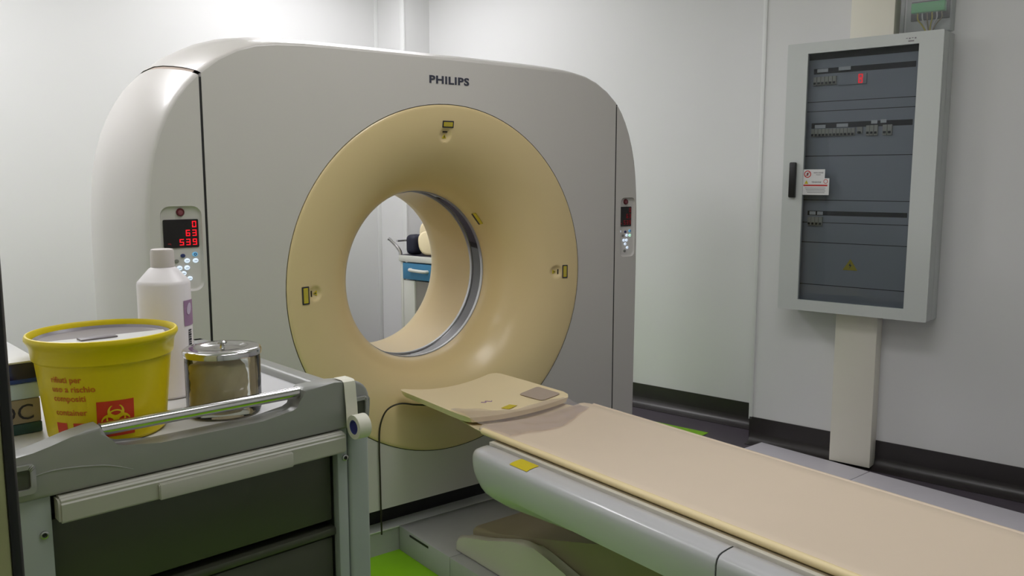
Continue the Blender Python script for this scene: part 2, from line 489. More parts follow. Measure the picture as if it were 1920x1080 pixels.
# side covers
PANX = {-1: .805, 1: 2.765}
for s in (-1, 1):
    j0 = SEAM + 1
    pc = (PANX[s], 1.21)
    hw = .063 if s < 0 else .046
    sc = 1.0 if s < 0 else .76
    inner = rrect(pc[0] - hw, pc[0] + hw, 1.08, 1.346, .03 * sc)
    outer = [pt(i, s) for i in range(j0, N)] + [(GO + s * half[j0][0], ZB)]
    bm = NB()
    ring_face(bm, outer, inner, YF, pc, 4)
    idx = [(i, s) for i in range(j0, N)]
    rows = [[bm.verts.new(shell_pt(i, q, dy, off)) for i, q in idx] for dy, off in SEC]
    for a, b in zip(rows, rows[1:]):
        for k in range(len(idx) - 1): bm.faces.new((a[k], a[k + 1], b[k + 1], b[k]))
    x = GO + s * half[j0][0]
    bm.faces.new([bm.verts.new(p) for p in ((x, YF, ZB), (x, YF, half[j0][1]), (x, YF + .03, half[j0][1]), (x, YF + .03, ZB))])
    obj('side_cover', bm, M['shell'], g, world=True, angle=50)
    # sunk control panel
    bm = NB()
    ins = rrect(pc[0] - .060, pc[0] + .060, 1.083, 1.342, .03)
    dep = .009
    a = [bm.verts.new((x, YF, z)) for x, z in inner]
    b = [bm.verts.new((x, YF + dep * .7, z)) for x, z in rrect(pc[0] - hw + .0015, pc[0] + hw - .0015, 1.0815, 1.3445, .03 * sc)]
    c = [bm.verts.new((x, YF + dep, z)) for x, z in rrect(pc[0] - hw + .006, pc[0] + hw - .006, 1.087, 1.339, .026 * sc)]
    for q, w in ((a, b), (b, c)):
        for k in range(len(q)): bm.faces.new((q[k], q[(k + 1) % len(q)], w[(k + 1) % len(q)], w[k]))
    bm.faces.new(c)
    cp = obj('control_panel', bm, M['shell'], g, world=True, angle=50)
    yp = YF + dep
    px = pc[0] - (0.0 if s < 0 else .008)
    bm = NB(); prism(bm, rrect(px - .053 * sc * .9 - .0053 * (s < 0), px + .053 * sc * .9 + .0053 * (s < 0), 1.217, 1.305, .004), yp - .003, yp + .002)
    obj('display', bm, M['dispblack'], cp, world=True)
    # seven-segment read-out
    def digit(bm, ch, x, z, w, h, t):
        segs = {'0': 'abcdef', '6': 'acdefg', '3': 'abcdg', '5': 'acdfg', '9': 'abcdfg', '-': 'g'}[ch]
        G = dict(a=(x, x + w, z + h - t, z + h), g=(x, x + w, z + h / 2 - t / 2, z + h / 2 + t / 2), d=(x, x + w, z, z + t),
                 f=(x, x + t, z + h / 2, z + h), b=(x + w - t, x + w, z + h / 2, z + h), e=(x, x + t, z, z + h / 2), c=(x + w - t, x + w, z, z + h / 2))
        for k in segs:
            a0, a1, b0, b1 = G[k]; box(bm, a0 + .0006, a1 - .0006, yp - .0042, yp - .003, b0 + .0006, b1 - .0006)
    bm = NB()
    for txt, z in (('0', 1.279), ('63', 1.252), ('539', 1.224)):
        for k, ch in enumerate(reversed(txt)):
            digit(bm, ch, px + (.033 if s < 0 else .021) - k * .020 * (sc + .1 * (s > 0)), z, .014 if s < 0 else .0125, .021, .0042)
    obj('readout', bm, M['digit'] if s < 0 else M['dimred'], cp, world=True, smooth=False, label='red seven-segment digits')
    bm = NB(); box(bm, px - .042 * sc, px - .034 * sc, yp - .0042, yp - .003, 1.229, 1.232)
    box(bm, px - .034 * sc, px - .032 * sc, yp - .0042, yp - .003, 1.226, 1.231)
    obj('indicator', bm, M['dimred'], cp, world=True, smooth=False)
    TURN = lambda x, z: Matrix.Translation((x, yp, z)) @ Matrix.Rotation(R(90), 4, 'X')
    bm = NB(); lathe(bm, [(.0125, 0), (.0125, .004), (.0105, .007), (.0075, .0065), (.0075, 0)], 28, TURN(px + .0, 1.327))
    b = obj('stop_button', bm, M['knobred'], cp, world=True, label='dark red round button')
    bm = NB(); lathe(bm, [(.0073, 0), (.0073, .006), (0, .0065)], 24, TURN(px + .0, 1.327))
    obj('stop_button_cap', bm, M['knobpink'], cp, world=True)
    for bx, bz, kind, rr in ((-.042, 1.194, 'ledw', .0062), (.002, 1.192, 'btnblue', .0072), (.039, 1.195, 'ledb', .0085), (-.018, 1.176, 'btngrey', .007),
                             (.014, 1.176, 'ledw', .0085), (.040, 1.175, 'ledw' if s < 0 else 'ledg', .0085), (-.010, 1.154, 'ledw', .0085), (.013, 1.154, 'ledw', .0085),
                             (.002, 1.137, 'ledw', .0080), (.020, 1.120, 'ledw', .0080), (-.002, 1.106, 'btngrey', .008)):
        bx *= sc; rr *= .5 + .5 * sc
        bm = NB(); lathe(bm, [(rr, 0), (rr, .002), (rr * .8, .004), (0, .0045)], 20, TURN(px + bx, bz))
        bm.transform(Matrix.Translation((px + bx, 0, bz)) @ Matrix.Diagonal((1, 1, .85, 1)) @ Matrix.Translation((-px - bx, 0, -bz)))
        obj('button', bm, M[kind], cp, world=True)
        if kind.startswith('led'):
            bm = NB()
            if kind == 'ledb':
                lathe(bm, [(.0045, .0046), (.0045, .0052), (.0025, .0052), (.0025, .0046)], 16, TURN(px + bx, bz))
            else:
                box(bm, px + bx - .0045, px + bx + .0045, yp - .0052, yp - .0044, bz - .0007, bz + .0007)
            obj('button_symbol', bm, M['btnblue'] if kind == 'ledb' else M['btngrey'], cp, world=True)

# dark core behind the seams
bm = NB()
secs = []
for dy, k in ((.012, .035), (.1, .03), (.6, .05), (.8, .13)):
    secs.append([(GO + half[i][0] * 1 - (k + .012) * nrm(i)[0], YF + dy, half[i][1] - (k + .012) * nrm(i)[1]) for i in range(N)][::1])
for ring in range(len(secs) - 1):
    pass
def mirror(sec): return sec + [(2 * GO - x, y, z) for x, y, z in reversed(sec[1:])]
rings = [mirror(s_) for s_ in secs]
vv = [[bm.verts.new(p) for p in r_] for r_ in rings]
for a, b in zip(vv, vv[1:]):
    for k in range(len(a) - 1): bm.faces.new((a[k], a[k + 1], b[k + 1], b[k]))
obj('chassis', bm, M['core'], g, world=True, label='dark inner frame showing in the seams')
for s in (-1, 1):
    x = GO + s * .901
    bm = NB(); box(bm, x - .0038, x + .0038, YF + .0025, YF + .03, .21, 1.742)
    obj('seam_strip', bm, M['core'], g, world=True, smooth=False, label='dark strip behind the vertical seams')

for s in (-1, 1):
    bm = NB()
    rows = [[bm.verts.new(shell_pt(i, s, dy, off - .004)) for i in (SEAM, SEAM + 1)] for dy, off in SEC[4:11]]
    for a, b in zip(rows, rows[1:]): bm.faces.new((a[0], a[1], b[1], b[0]))
    obj('seam_gasket', bm, M['velcro'], g, world=True, label='grey gasket in the top seam')

# back cover with rear opening
rr_ = lambda i, q: (shell_pt(i, q, SEC[-1][0], SEC[-1][1])[0], shell_pt(i, q, SEC[-1][0], SEC[-1][1])[2])
poly = [rr_(i, 1) for i in range(N - 1, -1, -1)] + [rr_(i, -1) for i in range(1, N)]
bm = NB(); ring_face(bm, poly, circle(CX, CZ, .58, 64), YF + .845, (CX, CZ), 3)
obj('rear_cover', bm, M['shell'], g, world=True, angle=50)

AX = Matrix.Translation((CX, 0, CZ)) @ Matrix.Rotation(R(-90), 4, 'X')     # lathe height -> +Y
bm = NB()
prof = [(RB + .001, YF + .012), (RB, YF - .001), (RB - .004, YF - .004)]
for k in range(1, 97):
    f = R(90 * k / 96)
    prof.append((.655 - .315 * math.sin(f), YF - .004 + .256 * (1 - math.cos(f))))
lathe(bm, prof, 720, AX)
PORTS = ((1.792, 1.594), (1.246, 1.036), (2.350, 1.037))
for v in bm.verts:
    for dx, dz in PORTS:
        q = math.hypot(v.co.x - dx, v.co.z - dz) / .027
        if q < 1: v.co.y += .011 * (1 - q * q) ** .8
obj('bore_flare', bm, M['beige'], g, world=True, label='beige funnel round the bore')
bm = NB()
lathe(bm, [(.3405, YF + .252), (.336, YF + .253), (.336, YF + .267), (.342, YF + .268)], 96, AX)
lathe(bm, [(.342, YF + .332), (.336, YF + .333), (.336, YF + .346), (.342, YF + .347)], 96, AX)
obj('ring_trim', bm, M['brushed'], g, world=True, label='bright metal ring edges')
bm = NB(); lathe(bm, [(.341, YF + .266), (.341, YF + .334)], 96, AX)
obj('ring_window', bm, M['mylar'], g, world=True, label='dark glossy ring window')
bm = NB()
prof = [(.342, YF + .345), (.337, YF + .348), (.337, YF + .60), (.345, YF + .66), (.375, YF + .72), (.44, YF + .79), (.52, YF + .835), (.58, YF + .846)]
lathe(bm, prof, 96, AX)
obj('bore_liner', bm, M['beige'], g, world=True, label='beige rear bore lining')

# lettering and warning stickers
bm = text_bm('PHILIPS', .046, .0006, .0014, space=1.08)
xs = [v.co.x for v in bm.verts]; w = max(xs) - min(xs)
bm.transform(Matrix.Diagonal((.178 / w, .82, 1, 1)))
obj('lettering', bm, M['logo'], g, world=False)
o = bpy.data.objects[[q.name for q in g.children if q.name.startswith('lettering')][0]]
o.data.transform(WM[g.name].inverted() @ Matrix.Translation((1.714, YF - .0012, 1.781)) @ UP)

def flare_y(x, z):
    r = math.hypot(x - CX, z - CZ)
    s_ = max(0, min(1, (.655 - r) / .315))
    return YF - .004 + .256 * (1 - math.sqrt(1 - s_ * s_))

def sticker(cx, cz, w, h, tilt=0):
    y = flare_y(cx, cz)
    # slope of the funnel at that radius
    r = math.hypot(cx - CX, cz - CZ); e = .004
    dydr = (flare_y(CX + r + e, CZ) - flare_y(CX + r - e, CZ)) / (2 * e)
    out = Vector((cx - CX, 0, cz - CZ)).normalized()
    tan = Vector((-out.z, 0, out.x))
    rad = Vector((out.x, dydr, out.z)).normalized()
    nor = tan.cross(rad); 
    if nor.y > 0: nor = -nor
    mt = Matrix((( tan.x, nor.x, rad.x, cx + nor.x * .0015), (tan.y, nor.y, rad.y, y + nor.y * .0015), (tan.z, nor.z, rad.z, cz + nor.z * .0015), (0, 0, 0, 1)))
    return mt
def warning(cx, cz, wt, wr, dimple):
    mt = sticker(cx, cz, wt, wr)
    bm = NB(); prism(bm, rrect(-wt / 2, wt / 2, -wr / 2, wr / 2, .002, 2), 0, .0012, mt)
    st = obj('warning_sticker', bm, M['ink'], g, world=True, label='small yellow sticker with dark border')
    bm = NB(); prism(bm, rrect(-wt / 2 + .005, wt / 2 - .005, -wr / 2 + .005, wr / 2 - .005, .001, 2), .0012, .0018, mt)
    obj('sticker_face', bm, M['warn'], st, world=True)
    bm = NB()
    for k in (-.35, 0, .35):
        prism(bm, [(-wt / 2 + .009, k * (wr - .012) - .0006), (wt / 2 - .009, k * (wr - .012) - .0006), (wt / 2 - .009, k * (wr - .012) + .0006), (-wt / 2 + .009, k * (wr - .012) + .0006)], .0018, .0021, mt)
    obj('sticker_text', bm, M['bellow'], st, world=True)
    # laser port: shallow dish and a small triangle sign beside it
    if dimple:
        dx, dz = dimple
        mt = sticker(dx, dz, 0, 0)
        mt = Matrix.Translation((0, .0085, 0)) @ mt
        bm = NB(); box(bm, -.0105, .0105, -.0005, .0018, -.0025, .0025); bm.transform(mt @ Matrix.Translation((0, -.001, .012)))
        lp = obj('laser_port', bm, M['cable'], g, world=True, label='dark laser slot in a round dimple')
        bm = NB(); prism(bm, [(-.009, -.008), (.009, -.008), (0, .008)], -.0008, .0012, mt @ Matrix.Translation((0, -.0015, -.005)))
        tr = obj('triangle_sign', bm, M['warn'], lp, world=True)
        bm = NB(); prism(bm, [(-.0016, -.005), (.0016, -.005), (.0016, .003), (-.0016, .003)], -.0016, .002, mt @ Matrix.Translation((0, -.0015, -.005)))
        obj('triangle_mark', bm, M['ink'], lp, world=True)
warning(1.797, 1.633, .050, .026, (1.792, 1.594))
warning(1.206, 1.033, .062, .028, (1.244, 1.036))
warning(2.389, 1.037, .056, .026, (2.350, 1.037))
mt = sticker(2.068, 1.265, 0, 0)
bm = NB(); prism(bm, rrect(-.03, .03, -.012, .012, .002, 2), 0, .0015, mt)
st = obj('warning_sticker', bm, M['warn'], g, world=True, label='tilted yellow sticker by the ring window')
bm = NB(); prism(bm, rrect(-.03, .03, -.012, -.004, .002, 2), .0015, .0022, mt)
obj('sticker_text', bm, M['ink'], st, world=True)

# foot of the gantry
bm = NB(); box(bm, .86, 2.72, 2.80, 3.48, .1, .24)
obj('plinth', bm, M['core'], g, world=True, smooth=False, label='dark recessed plinth')
bm = NB(); box(bm, .80, 2.78, 2.735, 3.52, 0.002, .094)
obj('base', bm, M['plat'], g, world=True, smooth=False, label='grey steel base')
bm = NB(); box(bm, .79, 2.79, 2.730, 3.525, .094, .1, .002)
obj('base_edge', bm, M['lampframe'], g, world=True, label='bright edge plate of the base')

# ------------------------------------------------------------------ platform under the table
p = thing('cable_platform', 'low grey steel cable platform on the floor under the patient table', 'platform', (1.82, 2.0, 0))
bm = NB(); box(bm, 1.578, 2.06, 2.380, 2.728, .002, .100, .002)
obj('platform_box', bm, M['plat'], p, world=True)
bm = NB(); box(bm, 1.578, 2.06, -.2, 2.377, .002, .100, .002)
obj('platform_box', bm, M['plat'], p, world=True)
bm = NB(); box(bm, 1.5765, 1.58, 2.52, 2.65, .082, .090)
obj('slot', bm, M['black'], p, world=True, smooth=False, label='black slot')

# ------------------------------------------------------------------ patient table
t = TABLE = thing('patient_table', 'long padded patient table leading into the scanner', 'patient table', (1.79, 1.0, 0))
Y0 = -.55
def tsec(y, k=0.0, zb=.46, zt=0.0):
    """cross-section of the grey housing; k draws it in towards the rounded nose"""
    L = [(1.56, .604), (1.502, .604), (1.501, .612), (1.496, .6155), (1.475, .6142), (1.457, .6118), (1.447, .6080), (1.440, .6000), (1.4365, .588), (1.436, .565), (1.440, .53), (1.447, .50), (1.458, zb + .018), (1.478, zb + .004), (1.52, zb)]
    L = [(GX + (x - GX) * (1 - k * .12), z) for x, z in L]
    zc = .54
    L = [(x, zc + (z - zc) * (1 - k * (.30 if z > zc else 1))) if k else (x, z) for x, z in L]
    return [(x, y, z) for x, z in L] + [(2 * GX - .045 - x, y, z) for x, z in reversed(L)]
ys = [(2.075, .92), (2.073, .75), (2.066, .55), (2.052, .36), (2.03, .2), (2.0, .08), (1.96, .02), (1.90, 0), (1.6, 0), (1.3, 0), (1.115, 0)]
bm = NB(); loft(bm, [tsec(y, k, .455 + .05 * max(0, (1.9 - y)) / .65) for y, k in ys])
obj('housing', bm, M['tabgrey'], t, world=True, angle=45)
bm = NB(); loft(bm, [tsec(y, 0, .455 + .05 * (1.9 - y) / .65) for y in (1.110, .8, .4, 0, Y0)])
obj('housing', bm, M['tabgrey'], t, world=True, angle=45)
bm = NB(); loft(bm, [[(GX + (x - GX) * .99, y, .54 + (z - .54) * .98) for x, y, z in tsec(y, 0, .515)] for y in (1.118, 1.108)])
obj('panel_seam', bm, M['black'], t, world=True, label='thin dark joint between the covers')
# slide rail: pale ledge between housing and pad
bm = NB()
for s in (-1, 1):
    x0, x1 = GX + s * .275, GX + s * .260
    box(bm, min(x0, x1), max(x0, x1), Y0, 2.055, .600, .6165, .002)
obj('slide_rail', bm, M['tabwhite'], t, world=True, label='pale rails beside the pad')
bm = NB(); box(bm, GX - .2595, GX + .2595, Y0, 2.06, .597, .6145, .002)
obj('cradle', bm, M['bellow'], t, world=True, label='brownish tray edge under the pad')
# pad: shallow trough with thick rounded piping edges
def padsec(y, z0, w=.246, dip=.012, th=.020):
    n = 14; top = []
    for k in range(n + 1):
        f = -1 + 2 * k / n
        top.append((GX + f * (w - .012), z0 + th - dip * (1 - f * f)))
    L = [(GX - w, z0 + th * .35), (GX - w + .003, z0 + th * .8)]
    Rr = [(GX + w - .003, z0 + th * .8), (GX + w, z0 + th * .35)]
    bot = [(GX + w - .01, z0), (GX - w + .01, z0)]
    return [(x, y, z) for x, z in L + top + Rr + bot]
bm = NB(); loft(bm, [padsec(y, .616, w) for y, w in ((2.165, .225), (2.160, .238), (2.14, .246), (1.8, .246), (1.2, .246), (.6, .246), (0, .246), (Y0, .246))])
pd = obj('mattress', bm, M['pad'], t, world=True, angle=50)
for s in (-1, 1):
    bm = NB(); tube(bm, [(GX + s * .243, y, .6265) for y in (2.13, 1.8, 1.2, .6, 0, Y0)], .0108, 12)
    obj('piping', bm, M['piping'] if s < 0 else M['pad'], pd, world=True, label='yellowish piping' if s < 0 else None)
# head plate: curved, with turned corners
def headsec(y, w, z0, dip, th):
    n = 14
    top = [(GX + (-1 + 2 * k / n) * w, z0 + th - dip * (1 - (-1 + 2 * k / n) ** 2)) for k in range(n + 1)]
    bot = [(GX + (1 - 2 * k / n) * (w - .012), z0 - dip * (1 - (1 - 2 * k / n) ** 2) * .9) for k in range(n + 1)]
    return [(x, y, z) for x, z in top + bot]
bm = NB()
hs = [(2.700, .195, .632, .022, .012), (2.694, .212, .629, .026, .018), (2.680, .224, .627, .028, .022), (2.655, .230, .626, .030, .024),
      (2.5, .234, .626, .030, .024), (2.34, .238, .625, .026, .024), (2.285, .238, .625, .022, .024), (2.255, .232, .624, .018, .023), (2.240, .220, .623, .014, .018)]
loft(bm, [headsec(*h) for h in hs])
obj('head_plate', bm, M['beige2'], t, world=True, angle=50)
# tongue of the cradle under the head plate
bm = NB(); loft(bm, [headsec(y, w, z, .02, .010) for y, w, z in ((2.60, .12, .606), (2.5, .17, .602), (2.2, .225, .604), (2.0, .235, .604))])
obj('tongue', bm, M['beige2'], t, world=True, angle=50)
def on_head(x):
    f = (x - GX) / .234
    return .650 - .030 * (1 - f * f)
# grey fastening patch, scribble, yellow label on the head plate
bm = NB()
def patch(bm, pts, zf, h=.0015):
    a = [bm.verts.new((x, y, zf(x, y) + .0012)) for x, y in pts]; b = [bm.verts.new((x, y, zf(x, y) + .0012 + h)) for x, y in pts]
    bm.faces.new(a); bm.faces.new(b)
    for k in range(len(pts)): bm.faces.new((a[k], a[(k + 1) % len(pts)], b[(k + 1) % len(pts)], b[k]))
def plate_z(x, y):
    h = sorted(hs, key=lambda q: q[0])
    for a, b in zip(h, h[1:]):
        if a[0] <= y <= b[0]:
            k = (y - a[0]) / (b[0] - a[0])
            w, z0, dip, th = [a[i] + (b[i] - a[i]) * k for i in (1, 2, 3, 4)]
            f = (x - GX) / w
            return z0 + th - dip * (1 - f * f)
def headz(x, y): return on_head(x) if y > 2.33 else on_head(x) + (.030 - .022) * (1 - ((x - GX) / .234) ** 2) * (2.33 - y) / .08
patch(bm, rrect(1.915, 2.005, 2.275, 2.41, .012, 3), lambda x, y: plate_z(x, y) + .0008)
obj('fastening_patch', bm, M['velcro'], t, world=True, label='grey fabric patch')
bm = NB(); patch(bm, [(1.765, 2.275), (1.820, 2.30), (1.812, 2.335), (1.757, 2.31)], lambda x, y: plate_z(x, y) + .0002)
obj('table_label', bm, M['warn'], t, world=True, label='small yellow label')
bm = NB(); tube(bm, smooth_path([(x, y, plate_z(x, y) + .001) for x, y in ((1.755, 2.43), (1.770, 2.42), (1.778, 2.435), (1.792, 2.418), (1.80, 2.425))], 5), .0016, 6)
obj('pen_mark', bm, M['purple'], t, world=True, label='dark pen squiggle')
# clear protective film over the joint
bm = NB()
nx, ny = 26, 16
vv = []
for j in range(ny + 1):
    row = []
    fy = j / ny
    for i in range(nx + 1):
        fx = i / nx
        x = GX - .236 + fx * .43
        yt = 2.33 - .10 * fx + .018 * math.sin(fx * 9); yb_ = 1.98 + .10 * fx + .02 * math.sin(fx * 7 + 1); y = yt + (yb_ - yt) * fy
        f = (x - GX) / .234
        zp = .6365 - .012 * (1 - f * f) + .006
        zh = .650 - .022 * (1 - f * f) + .004
        u = max(0, min(1, (y - 2.15) / .10)); u = u * u * (3 - 2 * u)
        z = zp + (zh - zp) * u + .0016 * math.sin(fx * 31 + fy * 7) + .0014 * math.sin(fx * 12 - fy * 19)
        row.append(bm.verts.new((x, y, z)))
    vv.append(row)
for j in range(ny):
    for i in range(nx): bm.faces.new((vv[j][i], vv[j][i + 1], vv[j + 1][i + 1], vv[j + 1][i]))
obj('film', bm, M['film'], t, world=True, label='clear plastic film')
# yellow sticker on the shoulder
bm = NB(); loft(bm, [[(x - .001, y, z + .0016) for x, z in ((1.494, .6155), (1.475, .6142), (1.457, .6118), (1.448, .6085))] for y in (1.865, 1.785)], closed=False, caps=False)
obj('shoulder_sticker', bm, M['warn'], t, world=True, label='yellow sticker')
# lifting base
bm = NB()
pr = [(2.412, .10), (2.410, .135), (2.395, .158), (2.356, .170), (2.22, .205), (2.074, .252), (2.02, .268), (1.964, .268), (1.90, .258), (1.764, .215), (1.2, .17), (.4, .16), (.4, .10)]
L = [[(1.62 + dx, y + dy_(y, dx), z - dz) for y, z in pr] for dx, dz, dy_ in ((.02, .0, lambda y, d: 0),)]
mtx = Matrix(((0, 1, 0, 0), (1, 0, 0, 0), (0, 0, 1, 0), (0, 0, 0, 1)))
bm.free()
for xa, xb in ((1.622, 1.66), (1.925, 1.963)):
    bm = NB(); prism(bm, pr, xa, xb, mtx, bev=.014, seg=4)
    obj('base_cover', bm, M['tabwhite'], t, world=True, angle=50)
bm = NB()
pr = [(2.362, .10), (2.364, .186), (2.345, .203), (2.229, .216), (1.857, .319), (1.72, .358), (1.45, .44), (.7, .44), (.7, .10)]
prism(bm, pr, 1.664, 1.921, mtx, bev=.012, seg=3)
obj('lift_cover', bm, M['bellow'], t, world=True, angle=50)
bm = NB()
pr = [(2.31, .160), (2.10, .20), (1.80, .330), (1.60, .46), (1.0, .48), (1.0, .2)]
prism(bm, pr, 1.74, 1.87, mtx)
bm.free()
bm = NB(); box(bm, 1.68, 1.905, .75, 1.40, .38, .50)
obj('lift_column', bm, M['core'], t, world=True, smooth=False, label='dark lifting column')

# cable hanging from the head plate
bm = NB()
pts = [(1.69, 2.585, .602), (1.655, 2.60, .594), (1.60, 2.625, .598), (1.545, 2.650, .606), (1.50, 2.668, .585), (1.477, 2.678, .53), (1.472, 2.680, .45), (1.473, 2.6805, .35), (1.474, 2.681, .24), (1.476, 2.683, .16), (1.48, 2.69, .1035)]
tube(bm, smooth_path(pts, 6), .0032, 8)
obj('cable', bm, M['cable'], TABLE, world=True, label='thin dark cable drooping from the head plate')

# ------------------------------------------------------------------ right wall: trunking, floor ducts, cabinet, box
RW = lambda name, label, cat, x: thing(name, label, cat, tuple(ROOM @ Vector((x, 0, 0))), R(-78))
t = RW('cable_trunking', 'tall cream cable trunking column from floor to ceiling behind the cabinet', 'trunking', -.15)
bm = NB(); box(bm, -.100, .098, -.085, -.001, .0165, HC - .001, .003)
obj('trunking_cover', bm, M['trunk'], t)

dm = R(2.1)
DL = Vector((3.794, 2.66, 0)); DD = Vector((math.sin(dm), -math.cos(dm), 0)); DN = Vector((-math.cos(dm), -math.sin(dm), 0))
for k, (a, b, lab) in enumerate(((0, .603, 'flat grey floor duct cover at the foot of the cream trunking'), (.607, 2.4, 'flat grey floor duct cover running along the wall towards the viewer'))):
    c = DL + DD * a
    t = thing('floor_duct_cover', lab, 'duct cover', tuple(c), dm - PI / 2, 'floor duct covers')
    bm = NB(); box(bm, 0, b - a, -.42, 0, .0005, .0155, .003)
    obj('cover_plate', bm, M['duct'], t)

c = RW('electrical_cabinet', 'grey wall electrical cabinet with smoked glass door', 'electrical cabinet', 0.0)
x0, x1, z0, z1, D = -.511, .186, .781, 2.076, .18
bm = NB()
box(bm, x0, x1, -D + .022, -D + .024, z0, z1); bm.free()
bm = NB()
loft(bm, [[(x, y, z) for x, z in rrect(x0, x1, z0, z1, .004, 2)] for y in (-.088, -D + .024)], caps=False)
inn = rrect(x0 + .02, x1 - .02, z0 + .02, z1 - .02, .004, 2)
loft(bm, [[(x, y, z) for x, z in inn] for y in (-.090, -D + .024)], caps=False)
ring_face(bm, rrect(x0, x1, z0, z1, .004, 2), inn, -D + .024, ((x0 + x1) / 2, (z0 + z1) / 2), 1)
box(bm, x0, x1, -.094, -.087, z0, z1)
# mounting pads to the wall, left and right of the trunking
box(bm, x0 + .0, -.262, -.089, -.001, z0, z1); box(bm, -.042, x1, -.089, -.001, z0, z1)
obj('cabinet_body', bm, M['cab'], c, angle=30)
gx0, gx1, gz0, gz1 = -.411, .086, .834, 2.025
bm = NB()
for ya, yb in ((-D, -D),):
    ring_face(bm, rrect(x0, x1, z0, z1, .005, 2), rrect(gx0, gx1, gz0, gz1, .002, 2), -D, ((x0 + x1) / 2, (z0 + z1) / 2), 1)
    ring_face(bm, rrect(x0, x1, z0, z1, .005, 2), rrect(gx0, gx1, gz0, gz1, .002, 2), -D + .022, ((x0 + x1) / 2, (z0 + z1) / 2), 1)
loft(bm, [[(x, y, z) for x, z in rrect(x0, x1, z0, z1, .005, 2)] for y in (-D, -D + .022)], caps=False)
loft(bm, [[(x, y, z) for x, z in rrect(gx0, gx1, gz0, gz1, .002, 2)] for y in (-D, -D + .022)], caps=False)
bmesh.ops.remove_doubles(bm, verts=bm.verts, dist=.0003)
dr = obj('door', bm, M['cab'], c, angle=30)
bm = NB(); box(bm, gx0 - .002, gx1 + .002, -D + .008, -D + .012, gz0 - .002, gz1 + .002)
obj('glass_pane', bm, M['pane'], dr, smooth=False, label='smoked glass pane')
bm = NB(); box(bm, -.473, -.441, -D - .024, -D, 1.338, 1.510, .006)
obj('handle', bm, M['black'], dr, label='black swing handle')
bm = NB()
for k in range(4): box(bm, .03 + k * .012, .037 + k * .012, -D - .0012, -D, 2.050 - .003 * (k % 2), 2.053)
box(bm, .04, .064, -D - .0012, -D, 2.036, 2.041)
obj('maker_mark', bm, M['lidgrey'], dr, smooth=False, label='small faded grey mark')
# stickers on the glass
def sticker_card(name, sx0, sx1, sz0, sz1, y, lab):
    bm = NB(); box(bm, sx0, sx1, y - .001, y, sz0, sz1)
    return obj(name, bm, M['label'], dr, smooth=False, label=lab)
ys_ = -D + .0078
s1 = sticker_card('notice_sticker', -.411, -.306, 1.418, 1.475, ys_ - .0, 'white notice with a red prohibition circle')
dr['label'] = 'grey door frame'
def sub(bm, m, lab=None, nm='print'):
    return obj(nm, bm, m, dr, smooth=False, label=lab)
def disc(bm, cx, cz, r0, r1, y, n=32):
    a = [bm.verts.new((cx + r0 * math.cos(2 * PI * k / n), y, cz + r0 * math.sin(2 * PI * k / n))) for k in range(n)]
    b = [bm.verts.new((cx + r1 * math.cos(2 * PI * k / n), y, cz + r1 * math.sin(2 * PI * k / n))) for k in range(n)]
    for k in range(n): bm.faces.new((a[k], a[(k + 1) % n], b[(k + 1) % n], b[k]))
yy = ys_ - .0016
bm = NB(); disc(bm, -.390, 1.452, .013, .0175, yy)
box(bm, -.403, -.377, yy - .0003, yy, 1.4505, 1.4535, rot=Matrix.Rotation(R(-45), 4, 'Y'))
sub(bm, M['signred'], 'red prohibition circle', 'prohibition_sign')
bm = NB(); box(bm, -.394, -.386, yy, yy + .0002, 1.445, 1.459); sub(bm, M['ink'], nm='prohibition_figure')
bm = text_bm('NON USARE', .0085, 0, .0002, 'CENTER'); bm.transform(Matrix.Translation((-.337, yy, 1.456)) @ UP)
merge(bm, text_bm('ACQUA', .0065, 0, .0001, 'CENTER'), Matrix.Translation((-.337, yy, 1.447)) @ UP); sub(bm, M['lidgrey'], nm='notice_text')
s2 = sticker_card('notice_sticker', -.414, -.283, 1.352, 1.432, ys_ - .0012, 'white notice with a red bar and warning triangle')
yy = ys_ - .0028
bm = NB(); box(bm, -.408, -.291, yy, yy + .0002, 1.394, 1.4015); disc(bm, -.300, 1.417, .008, .0105, yy); sub(bm, M['signred'], 'red bar and circle', 'notice_bar')
bm = NB(); prism(bm, [(-.404, 1.405), (-.384, 1.405), (-.394, 1.423)], yy, yy + .0002); sub(bm, M['warn'], nm='warning_triangle')
bm = text_bm('TENSIONE', .010, 0, .0002, 'CENTER'); bm.transform(Matrix.Translation((-.345, yy, 1.410)) @ UP)
for k in range(4): box(bm, -.400 + .004 * k, -.300 - .003 * (k % 2), yy, yy + .0002, 1.384 - k * .0072, 1.3862 - k * .0072)
sub(bm, M['lidgrey'], nm='notice_text')
# inside
yb = -.118
bm = NB(); box(bm, x0 + .021, x1 - .021, yb, yb + .004, z0 + .021, z1 - .021)
bp = obj('mounting_plate', bm, M['cabin'], c, smooth=False, label='grey inner cover plates')
bm = NB()
for z in (1.80, 1.755, 1.54, 1.326, 1.216, 1.118, .908): box(bm, gx0 - .03, gx1 + .03, yb - .0008, yb, z - .0018, z + .0018)
obj('plate_joint', bm, M['slot'], bp, smooth=False, label='dark joints between plates')
for z, h in ((1.945, .026), (1.686, .026), (1.262, .022)):
    bm = NB(); box(bm, -.402, .062, yb - .001, yb, z - h / 2, z + h / 2)
    obj('plate_slot', bm, M['slot'], bp, smooth=False, label='dark cut-out for a switch row')
bm = NB(); box(bm, gx0 - .03, gx1 + .03, yb - .001, yb, 2.0, 2.05)
obj('top_gap', bm, M['slot'], bp, smooth=False, label='dark gap at the top of the plates')
